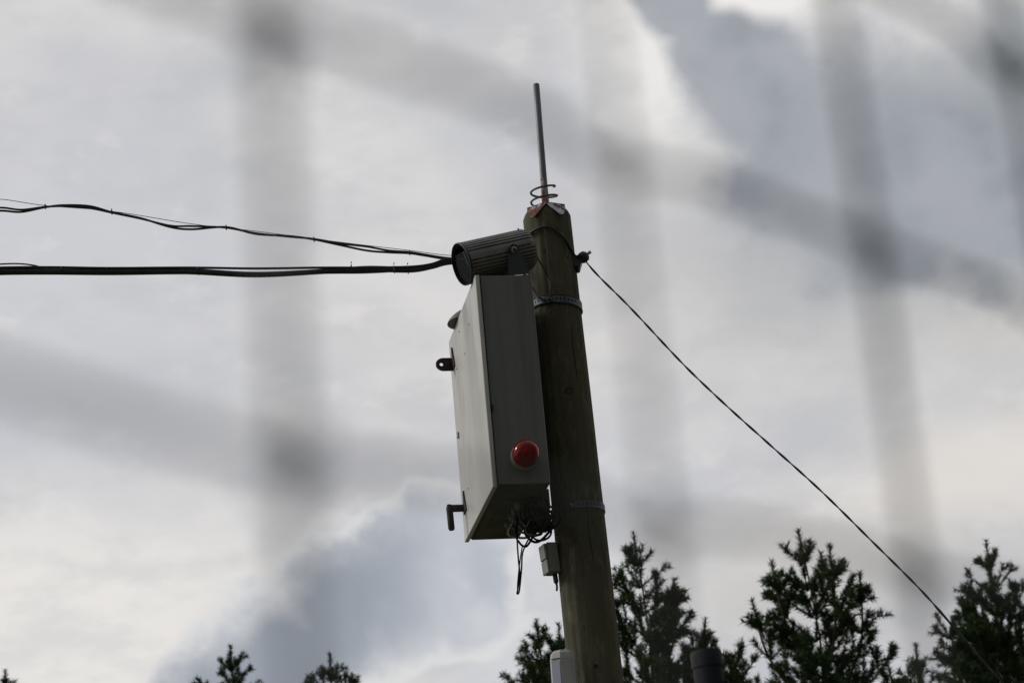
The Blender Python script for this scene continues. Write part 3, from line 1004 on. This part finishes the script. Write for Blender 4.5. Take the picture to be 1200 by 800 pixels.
# ------------------------------------------------------------------ white sensor lower down the pole
s0 = at(656.5, 772, PY - .14)
SM = Matrix.Translation(s0) @ Matrix.Rotation(R(1.0), 4, 'Y')
sens = thing('motion_sensor', SM @ Vector((0, 0, -.24)), "white plastic sensor housing with chamfered top on the pole's lower left", "sensor")
sec = [(-.036, .010), (-.030, -.004), (0, -.024), (.036, -.020), (.048, -.006), (.048, .045), (-.036, .045)]
sv = MB(SM)
vs, fs = [], []
for z_, s_ in ((-.24, 1), (0, 1), (.020, .93), (.032, .70)):
    for x_, y_ in sec:
        cx_, cy_ = .008, .018
        vs.append((cx_ + (x_ - cx_) * s_, cy_ + (y_ - cy_) * s_, z_))
n = len(sec)
for i in range(3):
    for k in range(n):
        k2 = (k + 1) % n
        fs.append((i * n + k, i * n + k2, (i + 1) * n + k2, (i + 1) * n + k))
fs += [tuple(range(n))[::-1], tuple(3 * n + k for k in range(n))]
sv.add(vs, fs).build('housing', M['white'], sens)
MB(SM).add([(-.0315, -.0065, -.22), (-.003, -.0245, -.22), (-.003, -.0245, -.012), (-.0315, -.0065, -.004),
            (-.0295, -.0035, -.22), (-.001, -.0215, -.22), (-.001, -.0215, -.012), (-.0295, -.0035, -.004)],
           [(0, 1, 2, 3), (7, 6, 5, 4), (0, 4, 5, 1), (1, 5, 6, 2), (2, 6, 7, 3), (3, 7, 4, 0)]).build('window', M['facet'], sens)
MB(SM).tube([(-.033, -.005, .001), (-.001, -.0255, -.001)], .0014, 6).build('seam', M['gasket'], sens)

# ------------------------------------------------------------------ grey pipe post right of the pole
p0 = at(827, 766, 13.0)
pd_ = (at(827, 766, 13) - at(832, 800, 13)).normalized()
pd_ = Vector((0, 0, 1)) * .995 + Vector((-.02, 0, 0)); pd_.normalize()
pr = .078
gbp = p0 - pd_ * (p0.z / pd_.z)
post = thing('pipe_post', gbp, "slate grey round pipe post with its top just in view among the pines", "post")
Lp = (p0 - gbp).length
MB().lathe([(pr, 0), (pr, Lp - .03)], 32, gbp, pd_).build('shaft', M['post'], post, smooth=40)
MB().lathe([(pr + .005, Lp - .075), (pr + .005, Lp + .006), (pr + .001, Lp + .012), (pr * .93, Lp + .013)], 32, gbp, pd_).build('top_cap', M['post'], post, smooth=40)
MB().lathe([(.014, 0), (.014, .03)], 8, gbp + pd_ * (Lp - .16) + Vector((pr - .01, 0, 0)), (1, -.2, 0)).build('bolt', M['post'], post)

# ------------------------------------------------------------------ pine trees
def pine(idx, tip_px, Y, label, seed, spread=1.0, depth=3.2, forks=(), dense=1.0, lean=0.0):
    rnd = random.Random(seed)
    tip = at(*tip_px, Y)
    H = tip.z
    base = Vector((tip.x + rnd.uniform(-.2, .2) + lean, Y + rnd.uniform(-.2, .2), 0))
    root = thing('pine_tree', base, label, "tree", "pine trees beyond the pole")
    wood = MB(); shoots = []

    def shoot(p, d, ln):
        shoots.append((p, d, ln))

    def branch(p, d, ln, lvl, r0):
        seg_ = .25 * rnd.uniform(.85, 1.15)
        n_ = max(1, int(round(ln / seg_)))
        pts = [p.copy()]
        left = ln
        for i in range(n_):
            s_ = ln / n_
            d = (d + Vector((rnd.uniform(-.13, .13), rnd.uniform(-.13, .13), rnd.uniform(.0, .20)))).normalized()
            q = p + d * s_
            left -= s_
            if lvl >= 2 or i >= n_ - 3: shoot(p, d, s_)
            pts.append(q)
            if i < n_ - 1:
                for k in range(3 if lvl < 2 else 1):
                    if rnd.random() < .92 * dense:
                        sd = d.cross(Vector((rnd.uniform(-1, 1), rnd.uniform(-1, 1), rnd.uniform(-.6, 1)))).normalized()
                        nd = (d * .8 + sd * .65 + Vector((0, 0, .22))).normalized()
                        l2 = max(.16, left * rnd.uniform(.4, .7))
                        if lvl < 2: branch(q, nd, min(l2, .62), lvl + 1, r0 * .45)
                        else: shoot(q, nd, rnd.uniform(.10, .17))
            else:
                for k in range(rnd.choice((1, 2, 2))):
                    sd = d.cross(Vector((rnd.uniform(-1, 1), rnd.uniform(-1, 1), rnd.uniform(-.6, 1)))).normalized()
                    shoot(q, (d + sd * .8 + Vector((0, 0, .15))).normalized(), rnd.uniform(.08, .13))
                shoot(q, (d + Vector((0, 0, .3))).normalized(), rnd.uniform(.07, .13))
            p = q
        m_ = len(pts)
        wood.tube(pts, [max(.003, r0 * (1 - .75 * i / (m_ - 1))) for i in range(m_)], 4, cap=False)

    def axis(tip, bot, dep, spr, r1):
        dt = (bot - tip); dl = dt.length; dt.normalize()
        shoot(tip + dt * .46, -dt, .46)
        for q_ in range(3):
            a = rnd.uniform(0, 6.28)
            shoot(tip + dt * .30, (Vector((math.cos(a), math.sin(a), 1.5))).normalized(), rnd.uniform(.09, .15))
        t = .34 * rnd.uniform(.9, 1.1)
        while t < min(dep, dl):
            c_ = tip + dt * t
            nb = rnd.choice((5, 5, 6, 6))
            a0 = rnd.uniform(0, 6.28)
            for k in range(nb):
                if rnd.random() > .93 * dense: continue
                a = a0 + k * 6.283 / nb + rnd.uniform(-.35, .35)
                tt = min(t, 2.6)
                up = R(48 - 16 * min(1, t / 2.2) + rnd.uniform(-10, 10) - 22 * max(0, min(1, (t - 2.2) / 3)))
                d = Vector((math.cos(a) * math.cos(up), math.sin(a) * math.cos(up), math.sin(up)))
                ln = spr * (.70 * tt ** 1.12) * rnd.uniform(.62, 1.2)
                branch(c_, d, ln, 1, .005 + .005 * tt)
            t += rnd.uniform(.20, .29)

    bend = Vector((rnd.uniform(-.05, .05), 0, 0))
    axis(tip, base + (tip - base) * .2, depth, spread, .03)
    n_ = 16
    tr = [base.lerp(tip, i / n_) + bend * math.sin(i) for i in range(n_)] + [tip]
    MB().tube(tr, [max(.008, .012 * 0 + .011 * H * (1 - i / n_) * .8) for i in range(n_ + 1)], 10).build('trunk', M['bark'], root, smooth=True)
    for (fx, fy, fd, fs_) in forks:
        ft = at(fx, fy, Y - .1 + rnd.uniform(-.3, .3))
        fbz = ft.z - fd
        fb = base.lerp(tip, min(.97, (fbz - .5) / H))
        midp = Vector((ft.x * .8 + fb.x * .2, ft.y, fbz + .1))
        axis(ft, midp, fd, fs_, .02)
        wood.tube(spline([fb, midp, ft], 6), [.015, .015, .015, .014, .014, .013, .012, .011, .010, .008, .007, .006, .005], 6, cap=False)
    wood.build('limbs', M['bark'], root)['kind'] = 'stuff'
    # needles: thin triangles in a brush round every shoot
    rg = np.random.default_rng(seed)
    V, = ([],)
    for p, d, ln in shoots:
        k = int(max(34, 460 * ln))
        dv = np.array(d); pp_ = np.array(p)
        a = rg.normal(size=(k, 3)); a -= np.outer(a @ dv, dv); a /= np.linalg.norm(a, axis=1)[:, None]
        t = rg.uniform(0, .95, k)[:, None] ** .85
        nl = rg.uniform(.042, .080, k)[:, None]
        o_ = pp_ + dv * ln * t
        dr = dv * rg.uniform(.25, 1.25, k)[:, None] + a * .85
        dr /= np.linalg.norm(dr, axis=1)[:, None]
        e = np.cross(dr, rg.normal(size=(k, 3))); e /= np.linalg.norm(e, axis=1)[:, None]
        tri = np.stack([o_ - e * .0045, o_ + e * .0045, o_ + dr * nl], 1)
        V.append(tri.reshape(-1, 3))
    V = np.concatenate(V) - np.array(base)
    nv = len(V)
    me = bpy.data.meshes.new('crown')
    me.vertices.add(nv); me.vertices.foreach_set('co', V.ravel().astype(np.float32))
    me.loops.add(nv); me.loops.foreach_set('vertex_index', np.arange(nv, dtype=np.int32))
    me.polygons.add(nv // 3); me.polygons.foreach_set('loop_start', np.arange(0, nv, 3, dtype=np.int32))
    me.update(calc_edges=True); me.validate()
    me.materials.append(M['needles'])
    o = bpy.data.objects.new('crown', me); C.objects.link(o); o.parent = root; o['kind'] = 'stuff'
    return nv // 3


TOT = 0
TREES = [
    ((742, 622), 24, "pine with a slim pointed tip directly right of the wooden pole", 11, .66, 3.4, ((790, 676, .7, .5), (827, 722, .7, .6)), .95, .1),
    ((935, 619), 22, "large open-crowned pine with several leading shoots between grey post and far right tree", 23, .66, 3.2, ((972, 636, .8, .55), (1008, 668, .8, .5), (903, 655, .7, .5), (880, 700, .7, .5)), .92, .1),
    ((1155, 632), 27, "tall dense narrow pine at the right edge that the stay wire crosses", 31, .72, 3.6, (), 1.1, .1),
    ((1073, 752), 25, "low pine top between the large open pine and the right edge pine", 45, .58, 2.8, ((1040, 778, .5, .5),), .9, 0),
    ((628, 724), 26, "pine half hidden behind the wooden pole on its left side", 52, .72, 3.2, ((655, 728, .7, .5),), 1.0, 0),
    ((270, 755), 30, "small pointed pine tip at the bottom left of the picture", 61, .74, 2.8, (), .95, 0),
    ((386, 763), 28, "pine tip with a lower side shoot at the bottom, left of the cabinet", 77, .74, 2.8, ((405, 785, .5, .4),), .95, 0),
    ((6, 783), 30, "pine tip just showing in the bottom left corner", 83, .6, 2.6, (), .95, 0),
]
for i, (tp, Y, lb, sd, spr, dep, fk, dn, ln_) in enumerate(TREES):
    TOT += pine(i, tp, Y, lb, sd, spr, dep, fk, dn, ln_)


# ------------------------------------------------------------------ wire mesh fence close in front of the camera
FA, FB, FCc, F0 = -.0940, .16139, .23742, .27


def fpt(k, z, off=0.0):
    d_ = Vector((FB, FCc, 0)).normalized()
    nrm = Vector((d_.y, -d_.x, 0))
    return Vector((F0 * (FA + FB * k), F0 * (1 + FCc * k), z)) + nrm * off


fence = thing('wire_fence', fpt(2, 0), "grey wire mesh fence close to the camera, seen only as broad blurred bands", "fence")
random.seed(9)
KMIN, KMAX = -5, 14
FS = F0 / .31
for k in range(KMIN, KMAX + 1):
    kk = k + (random.uniform(-.03, .03) if not -1 <= k <= 3 else 0)
    pts = [fpt(kk + .012 * math.sin(z * 3 + k), z) for z in np.linspace(0, 2.12, 14)]
    MB().tube(pts, {0: .00108, 1: .00074, 2: .00112, 3: .00115}.get(k, .00105), 8).build('upright_wire', M['fence'], fence, smooth=True)
for j in range(-29, 8):
    z0 = 1.6 + (.1685 + j * .0622) * FS
    pts = []
    ks = np.arange(KMIN - .3, KMAX + .31, .125)
    for k in ks:
        fr = abs(((k + .5) % 1) - .5)
        dip = -.0024 * math.exp(-(fr / .15) ** 2)
        slope = (.0104 if j >= 0 else .0085) * max(min(k, 4), -.25) * FS
        pts.append(fpt(k, z0 + slope + dip + .001 * math.sin(k * 2.3 + j), .0030 * (1 if math.cos(math.pi * k) > 0 else -1) * math.exp(-(fr / .2) ** 2)))
    MB().tube(pts, .00100, 8).build('cross_wire', M['fence'], fence, smooth=True)
# a wire wrap clenched round every crossing
far_knots = MB()
for j in range(-29, 8):
    for k in range(KMIN, KMAX + 1):
        z0 = 1.6 + (.1685 + j * .0622) * FS + (.0104 if j >= 0 else .0085) * max(min(k, 4), -.25) * FS - .0024
        near = -1 <= k <= 4 and -3 <= j <= 3
        kb = MB() if near else far_knots
        e_ = (fpt(k + .1, z0) - fpt(k - .1, z0)).normalized()
        nz = e_.cross(Vector((0, 0, 1)))
        tilt = .35 if (j + k) % 2 else .2
        pts = []
        for i in range(25 if near else 7):
            t = i / (24 if near else 6)
            a = t * 2 * math.pi * (3 if near else 1)
            pts.append(fpt(k, z0) + (e_ * math.cos(a) + nz * math.sin(a)) * .0018 + Vector((0, 0, (t - .5) * .011)) + e_ * (t - .5) * .012 * tilt)
        kb.tube(pts, .00055 if k == 1 else .00075, 6 if near else 4)
        if near: kb.build('knot', M['fence'], fence, smooth=True)
fk = far_knots.build('distant_knots', M['fence'], fence)
fk['kind'] = 'stuff'
for kk in (KMIN - .35, KMAX + .35):
    MB().tube([fpt(kk, 0), fpt(kk, 2.2)], .02, 16).build('post', M['fence'], fence, smooth=True)
